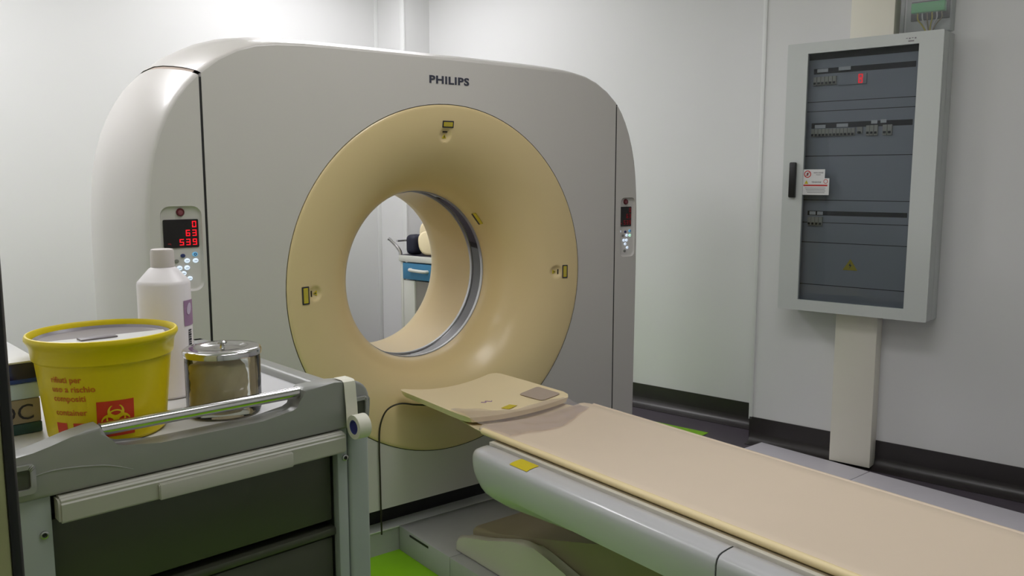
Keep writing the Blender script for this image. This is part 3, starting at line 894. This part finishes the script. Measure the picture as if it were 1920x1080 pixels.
for sx, w, z in ((-.385, .052, 1.948), (-.283, .056, 1.950), (-.385, .052, 1.682), (-.280, .054, 1.684), (-.120, .028, 1.694), (-.078, .026, 1.696), (-.392, .030, 1.262), (-.354, .028, 1.262)):
    bm = NB(); box(bm, sx, sx + w, yb - .003, yb - .001, z - .008, z + .008)
    obj('label_strip', bm, M['label'], bp, smooth=False, label='white circuit label')
def breakers(xa, n, w, z, h):
    for k in range(n):
        bm = NB(); xx = xa + k * w
        box(bm, xx + .0008, xx + w - .0008, yb - .012, yb - .001, z - h / 2, z + h / 2, .001, 1)
        b = obj('breaker', bm, M['breaker'], bp)
        tog.append((xx + w * .25, xx + w * .75, z))
tog = []
breakers(-.400, 12, .0175, 1.652, .036)
breakers(-.182, 1, .026, 1.658, .030)
breakers(-.140, 3, .018, 1.655, .048)
breakers(-.066, 2, .022, 1.655, .048)
breakers(-.398, 4, .0185, 1.222, .042)
breakers(-.400, 6, .0185, 1.898, .040)
for a, b, z in tog:
    bm = NB(); box(bm, a, b, yb - .018, yb - .0125, z - .016, z - .006)
    obj('toggle', bm, M['slot'], bp, smooth=False, label='dark breaker toggle')
bm = NB(); box(bm, -.280, -.150, yb - .008, yb - .001, 1.872, 1.922, .001)
obj('meter', bm, M['cabin'], bp)
bm = NB()
for k in (0, 1):
    z = 1.876 + k * .022
    box(bm, -.186, -.168, yb - .0095, yb - .008, z, z + .004); box(bm, -.186, -.168, yb - .0095, yb - .008, z + .016, z + .020)
    box(bm, -.187, -.182, yb - .0095, yb - .008, z + .002, z + .018); box(bm, -.172, -.167, yb - .0095, yb - .008, z + .002, z + .018)
obj('meter_readout', bm, M['digit'], bp, smooth=False, label='red lit digits')
bm = NB(); prism(bm, [(-.218, .990), (-.148, .990), (-.183, 1.045)], yb - .0015, yb)
obj('hazard_sign', bm, M['warn'], bp, smooth=False, label='yellow warning triangle')
bm = NB(); prism(bm, [(-.181, 1.030), (-.190, 1.012), (-.183, 1.012), (-.187, .996), (-.176, 1.017), (-.183, 1.017)], yb - .002, yb - .0015)
obj('hazard_bolt', bm, M['ink'], bp, smooth=False)

j = RW('junction_box', 'clear plastic junction box with green terminal block above the cabinet', 'junction box', .085)
bm = NB(); box(bm, -.108, .098, -.006, -.001, 2.092, 2.36, .002); obj('back_plate', bm, M['cab'], j)
bm = NB(); loft(bm, [[(x, y, z) for x, z in rrect(-.112, .098, 2.086, 2.365, .010, 3)] for y in (-.008, -.080)], caps=False)
bm.faces.new([bm.verts.new((x, -.081, z)) for x, z in rrect(-.112, .098, 2.086, 2.365, .010, 3)])
obj('clear_cover', bm, M['clearbox'], j, angle=30, label='clear cover')
bm = NB(); box(bm, -.075, .066, -.06, -.02, 2.178, 2.222, .004); obj('terminal_block', bm, M['terminal'], j, label='green terminal block')
bm = NB(); box(bm, -.085, .078, -.019, -.008, 2.150, 2.235, .002); obj('terminal_rail', bm, M['slot'], j)
for k in range(6):
    x = -.05 + k * .02
    bm = NB(); tube(bm, smooth_path([(x, -.04, 2.178), (x + .003, -.045, 2.15), (x * .6, -.035, 2.125), (x * .3, -.03, 2.098)], 5), .003, 8)
    obj('wire', bm, [M['warn'], M['label'], M['bellow']][k % 3], j)

# ------------------------------------------------------------------ near trolley (local x to its right, y away from the viewer)
c = thing('medical_trolley', 'grey plastic medical trolley with chrome push handle', 'trolley', (.69, 1.293, 0), R(5))
W, DP, ZT = -.60, .70, 1.045
bm = NB(); box(bm, W + .02, -.02, .012, DP - .02, ZT - .03, ZT, .004)
obj('worktop', bm, M['carttop'], c)
# push-handle end: moulding with a scoop, chrome tube across it
out = [(0, 1.004), (.001, 1.040)]
for k in range(7):
    a = R(k * 90 / 6); out.append((-.034 + .035 * math.cos(a), 1.050 + .035 * math.sin(a)))
out += [(-.068, 1.0885), (-.122, 1.0895), (-.1275, 1.085), (-.1285, 1.066), (-.133, 1.055), (-.145, 1.049), (-.20, 1.0475), (-.36, 1.0475), (-.412, 1.049), (-.425, 1.054), (-.433, 1.064), (-.436, 1.080),
        (-.441, 1.0885), (-.455, 1.0875), (-.48, 1.081), (-.505, 1.074), (-.527, 1.069), (-.556, 1.066), (-.575, 1.062), (-.60, 1.045), (-.60, 1.004)]
bm = NB(); prism(bm, [(x, z) for x, z in out], -.004, .034, bev=.006, seg=3)
obj('end_moulding', bm, M['cartgrey'], c, angle=40)
# moulded ridge curve on the left
bm = NB(); tube(bm, smooth_path([(-.545, -.003, 1.034), (-.50, -.004, 1.040), (-.44, -.004, 1.032), (-.40, -.003, 1.017)], 6), .0012, 8)
obj('moulded_ridge', bm, M['cartgrey'], c)
bm = NB(); tube(bm, [(-.437, .013, 1.0795), (-.127, .013, 1.0795)], .0095, 20)
obj('push_handle', bm, M['chrome'], c, label='chrome tube handle')
# side and back rims
def rim(pts, w, h):
    bm = NB()
    x0, x1, y0, y1 = pts
    box(bm, x0, x1, y0, y1, 1.004, 1.060, .010, 4)
    return bm
obj('side_rim', rim((-.036, .002, .03, DP), 0, 0), M['cartgrey'], c)
obj('side_rim', rim((W, W + .038, .03, DP), 0, 0), M['cartgrey'], c)
obj('side_rim', rim((W, .002, DP - .036, DP + .002), 0, 0), M['cartgrey'], c)
# corner socket brackets
for x in (-.024, -.545):
    bm = NB()
    fr = [(-.017, -.026), (.017, -.026), (.017, .026), (-.017, .026)]
    o4 = rrect(x - .019, x + .019, 1.016, 1.056, .006, 3); i4 = rrect(x - .0125, x + .0125, 1.023, 1.050, .004, 3)
    ring_face(bm, o4, i4, -.010, (x, 1.036), 1)
    loft(bm, [[(a, y, b) for a, b in o4] for y in (-.010, -.002)], caps=False)
    loft(bm, [[(a, y, b) for a, b in i4] for y in (-.010, -.003)], caps=False)
    bmesh.ops.remove_doubles(bm, verts=bm.verts, dist=.0003)
    sb = obj('corner_socket', bm, M['cartgrey'], c, angle=40)
    bm = NB(); box(bm, x - .0125, x + .0125, -.0062, -.0045, 1.023, 1.050); 
    obj('socket_recess', bm, M['cartdark'], sb, smooth=False)
# posts
for xa, xb in ((-.041, 0.0), (W, W + .044)):
    for ya, yb_ in ((0.0, .04), (DP - .04, DP)):
        bm = NB(); box(bm, xa, xb, ya, yb_, .10, 1.006, .006, 3); obj('post', bm, M['cartpost'], c)
for xa, xb in ((-.063, -.0435), (W + .046, W + .092)):
    bm = NB(); box(bm, xa, xb, .002, .02, .12, 1.004, .002); ff = obj('front_frame', bm, M['cartpost'], c)
for x in (-.049, W + .081):
    bm = NB(); lathe(bm, [(.0055, .0), (.0055, .0025), (.0035, .003), (.0032, .001), (0, .001)], 16, Matrix.Translation((x, .0015, .952)) @ Matrix.Rotation(R(90), 4, 'X'))
    sc = obj('screw', bm, M['brushed'], c)
    bm = NB(); lathe(bm, [(.003, .0012), (0, .0013)], 12, Matrix.Translation((x, .0015, .952)) @ Matrix.Rotation(R(90), 4, 'X'))
    obj('screw_recess', bm, M['black'], sc)
# side panels and shelves
bm = NB(); box(bm, -.034, -.008, .04, DP - .04, .14, 1.004); obj('side_panel', bm, M['cartpost'], c, smooth=False)
bm = NB(); box(bm, W + .008, W + .034, .04, DP - .04, .14, 1.004); obj('side_panel', bm, M['cartpost'], c, smooth=False)
bm = NB(); box(bm, W + .03, -.03, DP - .03, DP - .012, .14, 1.004); obj('back_panel', bm, M['cartpost'], c, smooth=False)
bm = NB(); box(bm, W + .02, -.02, .02, DP - .02, .10, .14, .004); obj('bottom_shelf', bm, M['cartpost'], c)
# drawers
def drawer(zt, hgt, first):
    bm = NB(); box(bm, -.507, -.066, .020, .045, zt - hgt, zt - .04, .003)
    dw = obj('drawer', bm, M['cartdark'], c, label='drawer with smoked front')
    bm = NB()
    pr = [(-.017, zt - .037), (-.017, zt - .0075), (-.010, zt - .001), (.010, zt - .001), (.010, zt - .037)]
    a = [bm.verts.new((-.503, y, z)) for y, z in pr]; b = [bm.verts.new((-.055, y, z)) for y, z in pr]
    bm.faces.new(a); bm.faces.new(b)
    for k in range(5): bm.faces.new((a[k], a[(k + 1) % 5], b[(k + 1) % 5], b[k]))
    bmesh.ops.bevel(bm, geom=list(bm.edges), offset=.003, segments=2, affect='EDGES')
    obj('drawer_lip', bm, M['cartlip'], dw, label='light projecting drawer lip')
    bm = NB()
    pr = [(-.0225, zt - .0365), (-.0225, zt - .0165), (-.0205, zt - .0125), (-.014, zt - .0125), (-.014, zt - .0365)]
    a = [bm.verts.new((-.372, y, z)) for y, z in pr]; b = [bm.verts.new((-.158, y, z)) for y, z in pr]
    bm.faces.new(a); bm.faces.new(b)
    for k in range(5): bm.faces.new((a[k], a[(k + 1) % 5], b[(k + 1) % 5], b[k]))
    bmesh.ops.bevel(bm, geom=list(bm.edges), offset=.0015, segments=2, affect='EDGES')
    obj('grip', bm, M['cartlip'], dw)
drawer(1.004, .165, True)
bm = NB(); box(bm, -.51, -.06, .014, .05, .812, .826, .003); obj('drawer_rail', bm, M['cartdark'], c, label='dark rail between the drawers')
bm = NB(); box(bm, -.507, -.066, .020, .045, .50, .808, .003); obj('drawer', bm, M['cartdark'], c, label='lower drawer with smoked front')
bm = NB(); box(bm, -.507, -.066, .020, .045, .16, .49, .003); obj('drawer', bm, M['cartdark'], c, label='lowest drawer with smoked front')
for x in (-.05, W + .05):
    for y in (.05, DP - .05):
        bm = NB(); lathe(bm, [(0, -.012), (.036, -.012), (.043, -.007), (.043, .007), (.036, .012), (0, .012)], 24, Matrix.Translation((x, y, .0455)) @ Matrix.Rotation(R(90), 4, 'Y'))
        cs = obj('caster', bm, M['rubber'], c)
        bm = NB(); box(bm, x - .02, x + .02, y - .018, y + .018, .088, .102, .003)
        box(bm, x - .022, x - .016, y - .012, y + .012, .04, .09); box(bm, x + .016, x + .022, y - .012, y + .012, .04, .09)
        obj('caster_fork', bm, M['brushed'], cs)

CM = WM[c.name]
def at(x, y, z): return tuple(CM @ Vector((x, y, z)))

def bend(bm, rfun, a0, mtx=None):
    """wrap flat lettering (x along the girth, y up, at y measured from z0) round a body of revolution; faces -Y at a0=0"""
    for v in bm.verts:
        x, z, e = v.co.x, v.co.y, v.co.z
        r = rfun(z)
        a = a0 + x / r
        rr = r + .0008 + e
        v.co = Vector((rr * math.sin(a), -rr * math.cos(a), z))

# yellow sharps bin
b = thing('sharps_bin', 'yellow round clinical waste bin with red biohazard sign on the trolley', 'bin', at(-.392, .122, ZT), R(5))
rb = lambda z: .082 + (z / .15) * .016
bm = NB()
lathe(bm, [(0, .001), (.078, .001), (.083, .006), (rb(.10), .10), (rb(.118), .118), (rb(.121) + .0034, .1215), (rb(.14) + .0034, .140), (.1035, .146), (.1062, .150), (.1062, .154), (.1045, .157),
           (.1020, .1575), (.0995, .154), (.0985, .145), (rb(.10) - .003, .09), (.08, .012), (0, .010)], 72)
obj('bucket', bm, M['yellow'], b, label='yellow tapered bucket with rolled rim')
bm = NB(); lathe(bm, [(0, .142), (.093, .143), (.0960, .149), (.0940, .1498), (.090, .1458), (.05, .1448), (0, .1448)], 64)
lid = obj('inner_lid', bm, M['lidgrey'], b, label='grey inner lid')
n = 30
arc = [(.087 * math.cos(R(178 + 176 * k / n)), .087 * math.sin(R(178 + 176 * k / n))) for k in range(n + 1)]
arc2 = []
FLAT = Matrix(((1, 0, 0, 0), (0, 0, 1, 0), (0, 1, 0, 0), (0, 0, 0, 1)))
bm = NB(); prism(bm, arc, .1456, .1486, FLAT)
obj('lid_insert', bm, M['lidwhite'], lid, smooth=False, label='white lid insert')
bm = NB(); box(bm, -.040, .012, -.030, -.008, .1487, .1512, .001); obj('lid_flap', bm, M['lidgrey'], lid)
# print: lettering wraps round the bucket
bm = NB()
A_TXT = R(-66)
for body, z, size in (('rifiuti per', .097, .0125), ('uso a rischio', .083, .0125), ('compositi', .069, .0125), ('container', .048, .0125)):
    t_ = text_bm(body, size, 0, .0002)
    xs = [v.co.x for v in t_.verts]
    bmesh.ops.subdivide_edges(t_, edges=[e for e in t_.edges if e.calc_length() > .004], cuts=1)
    t_.transform(Matrix.Translation((0, z, 0)))
    bend(t_, rb, A_TXT)
    merge(bm, t_)
obj('bin_lettering', bm, M['orange'], b, smooth=False, label='orange printed words')
def wrap_rect(x0, x1, z0, z1, a0, e=0.0, nx=10, nz=4):
    bm = NB()
    vv = [[bm.verts.new((x0 + (x1 - x0) * i / nx, z0 + (z1 - z0) * k / nz, e)) for i in range(nx + 1)] for k in range(nz + 1)]
    for k in range(nz):
        for i in range(nx): bm.faces.new((vv[k][i], vv[k][i + 1], vv[k + 1][i + 1], vv[k + 1][i]))
    bend(bm, rb, a0)
    return bm
obj('pictogram', wrap_rect(-.002, .016, .010, .036, A_TXT), M['red'], b, smooth=False, label='red pictogram')
obj('pictogram', wrap_rect(.026, .050, .010, .036, A_TXT), M['red'], b, smooth=False, label='red pictogram')
A_BIO = R(-10)
sq = obj('biohazard_sign', wrap_rect(-.025, .025, .013, .067, A_BIO), M['red'], b, smooth=False, label='red square with biohazard symbol')
bm = NB()
def arcband(bm, cx, cz, r0, r1, a0, a1, off=(0, 0), n=28):
    vs = []
    for k in range(n + 1):
        a = R(a0 + (a1 - a0) * k / n)
        vs.append((bm.verts.new((cx + r1 * math.cos(a), cz + r1 * math.sin(a), .0006)), bm.verts.new((cx + off[0] + r0 * math.cos(a), cz + off[1] + r0 * math.sin(a), .0006))))
    for p_, q_ in zip(vs, vs[1:]): bm.faces.new((p_[0], q_[0], q_[1], p_[1]))
bc = (0, .041)
for k in range(3):
    a = 90 + 120 * k
    ux, uz = math.cos(R(a)), math.sin(R(a))
    cx, cz = bc[0] + .0095 * ux, bc[1] + .0095 * uz
    arcband(bm, cx, cz, .0078, .0112, a + 32, a + 328, (ux * .0026, uz * .0026))
arcband(bm, bc[0], bc[1], .0108, .0130, 0, 360)
arcband(bm, bc[0], bc[1], .0004, .0026, 0, 360)
bend(bm, rb, A_BIO)
obj('biohazard_symbol', bm, M['yellow'], sq, smooth=False, label='yellow trefoil symbol')

# disinfectant bottle
b = thing('disinfectant_bottle', 'tall white plastic bottle with a purple label on the trolley', 'bottle', at(-.240, .275, ZT), R(5))
bm = NB()
lathe(bm, [(0, .001), (.041, .001), (.0445, .005), (.0445, .201), (.0435, .206), (.041, .2085), (.024, .228), (.0195, .231), (.0185, .240), (0, .240)], 56)
obj('bottle_body', bm, M['bottle'], b)
bm = NB()
lathe(bm, [(.0195, .2315), (.0200, .232), (.0196, .258), (.0182, .262), (.016, .2628), (0, .2625)], 48)
obj('cap', bm, M['cap'], b)
rc = lambda z: .0445
def wrapb(x0, x1, z0, z1, a0):
    bm = NB()
    nx = 10
    lo = [bm.verts.new((x0 + (x1 - x0) * i / nx, z0, 0)) for i in range(nx + 1)]; hi = [bm.verts.new((x0 + (x1 - x0) * i / nx, z1, 0)) for i in range(nx + 1)]
    for i in range(nx): bm.faces.new((lo[i], lo[i + 1], hi[i + 1], hi[i]))
    return bm
# the label faces right; angle seen from -Y of the trolley
AB = R(12)
lb = wrapb(.0, .034, .128, .173, AB); bend(lb, rc, AB + R(10))
lab = obj('label', lb, M['purple'], b, label='purple label patch')
bm = NB(); pts_ = [(.013 + .007 * math.cos(2 * PI * k / 14), .158 + .010 * math.sin(2 * PI * k / 14) + .003 * math.cos(2 * PI * k / 14)) for k in range(14)]
bm.faces.new([bm.verts.new((x, z, .0006)) for x, z in pts_]); bend(bm, rc, AB + R(10))
obj('label_drop', bm, M['lilac'], lab, label='pale drop shape')
bm = NB()
z = .122
for k, h in enumerate((.003, .002, .0036, .002, .0044, .002, .003, .0046, .002, .003, .004, .002, .0036)):
    z -= h + .0013
    merge(bm, wrapb(.009, .0185, z, z + h, AB))
bend(bm, rc, AB + R(10))
obj('bottle_print', bm, M['ink'], b, smooth=False, label='dark vertical print')

# glass jar with steel lid
b = thing('glass_jar', 'clear glass jar with a polished steel lid on the trolley', 'jar', at(-.217, .097, ZT), R(5))
bm = NB()
lathe(bm, [(0, .001), (.050, .001), (.0575, .004), (.0595, .010), (.0597, .09), (.0590, .098), (.0560, .1045)], 64)
obj('jar_body', bm, M['glass'], b, label='clear glass body')
bm = NB()
lathe(bm, [(.0605, .0995), (.0618, .0995), (.0624, .1065), (.0612, .1090), (.058, .1110), (.052, .1110), (.047, .1120), (.040, .1115), (.034, .1090), (.012, .1092), (0, .1092)], 72)
ld = obj('lid', bm, M['chrome'], b, label='polished steel lid')
bm = NB()
lathe(bm, [(.005, .109), (.0035, .112), (.004, .115), (.0075, .1165), (.0082, .119), (.006, .1215), (0, .1222)], 24)
obj('lid_knob', bm, M['chrome'], ld)
bm = NB()
rng = random.Random(3)
prof_n = 18
rows = []
for j_ in range(prof_n + 1):
    f = j_ / prof_n
    row = []
    for k in range(48):
        a = 2 * PI * k / 48
        rr = .044 + .0024 * math.sin(3 * a + 5 * f) + .0016 * math.sin(9 * a - 11 * f) + .0008 * rng.uniform(-1, 1)
        rr *= (1 - .10 * (max(0, f - .85) / .15) ** 2)
        row.append(bm.verts.new((rr * math.cos(a), rr * math.sin(a), .0085 + .078 * f + (.002 * math.sin(2 * a) if j_ == prof_n else 0))))
    rows.append(row)
for a_, b_ in zip(rows, rows[1:]):
    for k in range(48): bm.faces.new((a_[k], a_[(k + 1) % 48], b_[(k + 1) % 48], b_[k]))
bm.faces.new(rows[0]); bm.faces.new(rows[-1])
bm.transform(CM @ Matrix.Translation((-.226, .098, ZT)))
tag(obj('gauze_swabs', bm, M['swab'], angle=70), 'beige gauze swabs packed inside the glass jar', 'gauze', kind='stuff')

# tape roll hanging by its free end from the trolley corner
b = thing('tape_roll', 'white tape roll hanging from the right corner of the trolley', 'tape', at(-.041, -.034, 1.014), R(5))
bm = NB()
TM = Matrix.Rotation(R(90), 4, 'Y')
lathe(bm, [(.0125, -.0115), (.0205, -.0115), (.0208, -.0105), (.0208, .0105), (.0205, .0115), (.0125, .0115)], 48, TM, close=True)
obj('tape_winding', bm, M['tape'], b)
bm = NB(); lathe(bm, [(.0112, -.011), (.0124, -.011), (.0124, .011), (.0112, .011)], 40, TM, close=True)
obj('tape_core', bm, M['tapecore'], b, label='blue cardboard core')
bm = NB()
path = [(.038, .0772), (.022, .0775), (.0275, .0745), (.0225, .068), (.0195, .05), (.0195, .03), (.0200, .006), (.0206, .0)]
path = [(.060, .0748), (.045, .0748), (.034, .0745), (.0288, .072), (.0268, .066), (.0252, .05), (.0225, .028), (.0214, .0)]
sec = [[(-.0113, y, z), (.0113, y, z), (.0113, y - .0006, z + .0003), (-.0113, y - .0006, z + .0003)] for y, z in path]
loft(bm, sec)
obj('tape_end', bm, M['tape'], b)

# boxes stacked at the left of the trolley
def card(name, lab, cat, x0, x1, y0, y1, z0, z1, m, bev=.002, grp='boxes stacked on the trolley'):
    cx, cy = (x0 + x1) / 2, (y0 + y1) / 2
    t = thing(name, lab, cat, at(cx, cy, z0), R(5), grp)
    bm = NB(); box(bm, x0 - cx, x1 - cx, y0 - cy, y1 - cy, 0, z1 - z0, bev)
    return t, m, bm, (cx, cy, z0)
yb0 = .185
XS0, XS1 = -.556, -.468
t, m, bm, o_ = card('box', 'dark teal cardboard box at the bottom of the stack on the trolley', 'box', XS0, XS1, yb0, .40, ZT + .0005, ZT + .017, M['teal'])
obj('carton', bm, m, t)
t, m, bm, o_ = card('box', 'grey-brown box printed with large round letters in the trolley stack', 'box', XS0, XS1 - .001, yb0 - .001, .40, ZT + .0175, ZT + .054, M['card'])
cb = obj('carton', bm, m, t)
bm = text_bm('BOOC', .034, .0002, .0, 'RIGHT'); bm.transform(Matrix.Translation((.0345, -(.40 - yb0 + .001) / 2 - .0008, .006)) @ UP)
obj('carton_lettering', bm, M['ink'], cb, smooth=False, label='dark round letters')
t, m, bm, o_ = card('box', 'pale blue and white box under the navy case', 'box', XS0, XS1, yb0, .40, ZT + .0545, ZT + .079, M['sky'])
obj('carton', bm, m, t)
t, m, bm, o_ = card('case', 'glossy navy case on top of the stack on the trolley', 'case', XS0, XS1 + .0005, yb0 - .002, .40, ZT + .0795, ZT + .112, M['navy'], .003)
cc = obj('case_body', bm, m, t)
bm = NB(); box(bm, -.0446, .0446, -.1092, .1092, .0002, .0065, .001); obj('case_edge', bm, M['blue'], cc, label='blue lower edge')
bm = NB(); box(bm, -.0446, .0446, -.1092, .1092, .0305, .0335, .001); obj('case_top', bm, M['lidwhite'], cc, label='pale top cover')

# ------------------------------------------------------------------ trolley seen through the bore
c = thing('drawer_trolley', 'white hospital trolley with a blue drawer seen through the scanner bore', 'trolley', (3.037, 5.17, 0), R(-78))
W2, D2 = .72, .44
bm = NB(); box(bm, -.008, W2, -.01, D2, .853, .897, .006); obj('tray_top', bm, M['trolley'], c)
bm = NB(); box(bm, .006, W2 - .01, .0, D2 - .01, .8975, .9005); obj('tray_mat', bm, M['ink'], c, smooth=False, label='dark tray mat')
for x in (0, W2 - .03):
    for y in (0, D2 - .03):
        bm = NB(); box(bm, x, x + .026, y, y + .03, .10, .853, .005); obj('frame_post', bm, M['trolley'], c)
bm = NB(); box(bm, .030, W2 - .036, -.006, .40, .730, .845, .006); dd = obj('drawer', bm, M['drawer'], c, label='blue drawer front')
bm = NB(); tube(bm, smooth_path([(.118, -.006, .800), (.120, -.022, .801), (.135, -.032, .800), (.20, -.033, .797), (.262, -.032, .796), (.278, -.022, .796), (.280, -.006, .795)], 4), .012, 10)
obj('drawer_handle', bm, M['trolley'], dd, label='white handle')
bm = NB(); box(bm, .030, .142, .0, .40, .14, .722, .004); obj('side_locker', bm, M['trolley'], c, label='white narrow door')
bm = NB(); box(bm, .147, W2 - .036, .010, .40, .14, .722, .003); obj('locker_door', bm, M['troldark'], c, label='grey door')
bm = NB(); box(bm, .0, W2, 0, D2, .09, .135, .005); obj('bottom_tray', bm, M['trolley'], c)
bm = NB(); tube(bm, smooth_path([(.002, .004, .9), (-.004, .002, .925), (-.03, -.012, .965), (-.06, -.03, 1.0), (-.075, -.04, 1.012)], 5), .013, 12); obj('push_rail', bm, M['chrome'], c, label='bent chrome rail')
bm = NB(); tube(bm, [(-.03, .0, .995), (-.03, D2 - .02, .995), (W2, D2 - .02, .995)], .008, 10)
obj('tray_rail', bm, M['brushed'], c, label='steel rail round the tray')
for x in (.03, W2 - .03):
    for y in (.03, D2 - .03):
        bm = NB(); lathe(bm, [(0, -.012), (.04, -.012), (.047, 0), (.04, .012), (0, .012)], 20, Matrix.Translation((x, y, .0475)) @ Matrix.Rotation(R(90), 4, 'Y')); obj('caster', bm, M['rubber'], c)
TM_ = WM[c.name]
def holder(name, lab, x, y, z, sx, sz, depth, tilt, m):
    t = thing(name, lab, 'head support', tuple(TM_ @ Vector((x, y, z))), R(-24))
    sec = []
    for d, k in ((0, .86), (.003, .95), (.010, 1.0), (.022, 1.0), (.03, .96), (depth * .5, .90), (depth * .8, .76), (depth, .5)):
        ring = []
        for q in range(40):
            a = 2 * PI * q / 40
            ca, sa = math.cos(a), math.sin(a)
            e = .8
            px_ = math.copysign(abs(ca) ** e, ca) * sx * k * (1.0 + .10 * sa); pz_ = math.copysign(abs(sa) ** e, sa) * sz * k
            ring.append((px_, d, pz_))
        sec.append(ring)
    bm = NB(); loft(bm, sec)
    bm.transform(Matrix.Translation((0, 0, sz)) @ Matrix.Rotation(tilt, 4, 'X'))
    zs = min(v.co.z for v in bm.verts); bm.transform(Matrix.Translation((0, 0, -zs)))
    obj('moulded_shell', bm, m, t, angle=60)
    return t
h1 = holder('head_support', 'cream foam head support with an oval face nearest on the rear trolley', .240, .06, .9012, .078, .086, .08, R(-14), M['cream'])
t = thing('cushion', 'navy cushion beside the cream head supports on the rear trolley', 'cushion', tuple(TM_ @ Vector((.0725, .08, .9012))), R(-78))
bm = NB(); box(bm, -.0475, .0475, -.06, .06, 0, .140, .035, 5)
obj('cushion_body', bm, M['cushion'], t)
h2 = holder('head_support', 'taller cream head support standing behind the navy cushion', .072, .205, .9012, .056, .112, .06, R(-4), M['cream'])

# ------------------------------------------------------------------ camera, world, colour
cam = bpy.data.cameras.new('camera')
co = bpy.data.objects.new('camera', cam); COL.objects.link(co)
cam.sensor_width = 36.0
cam.lens = 1584.0 / 1920.0 * 36.0
cam.clip_start = .02
co.location = (0, 0, 1.43)
co.rotation_euler = (R(90 - 7.37), 0, R(-38.0))
S.camera = co

w = bpy.data.worlds.new('world'); S.world = w
w.use_nodes = True
w.node_tree.nodes['Background'].inputs['Color'].default_value = (0.02, 0.02, 0.02, 1)
S.view_settings.view_transform = 'Standard'
S.view_settings.look = 'None'
S.view_settings.gamma = 1.0
S.view_settings.use_curve_mapping = False
S.view_settings.exposure = 0.0
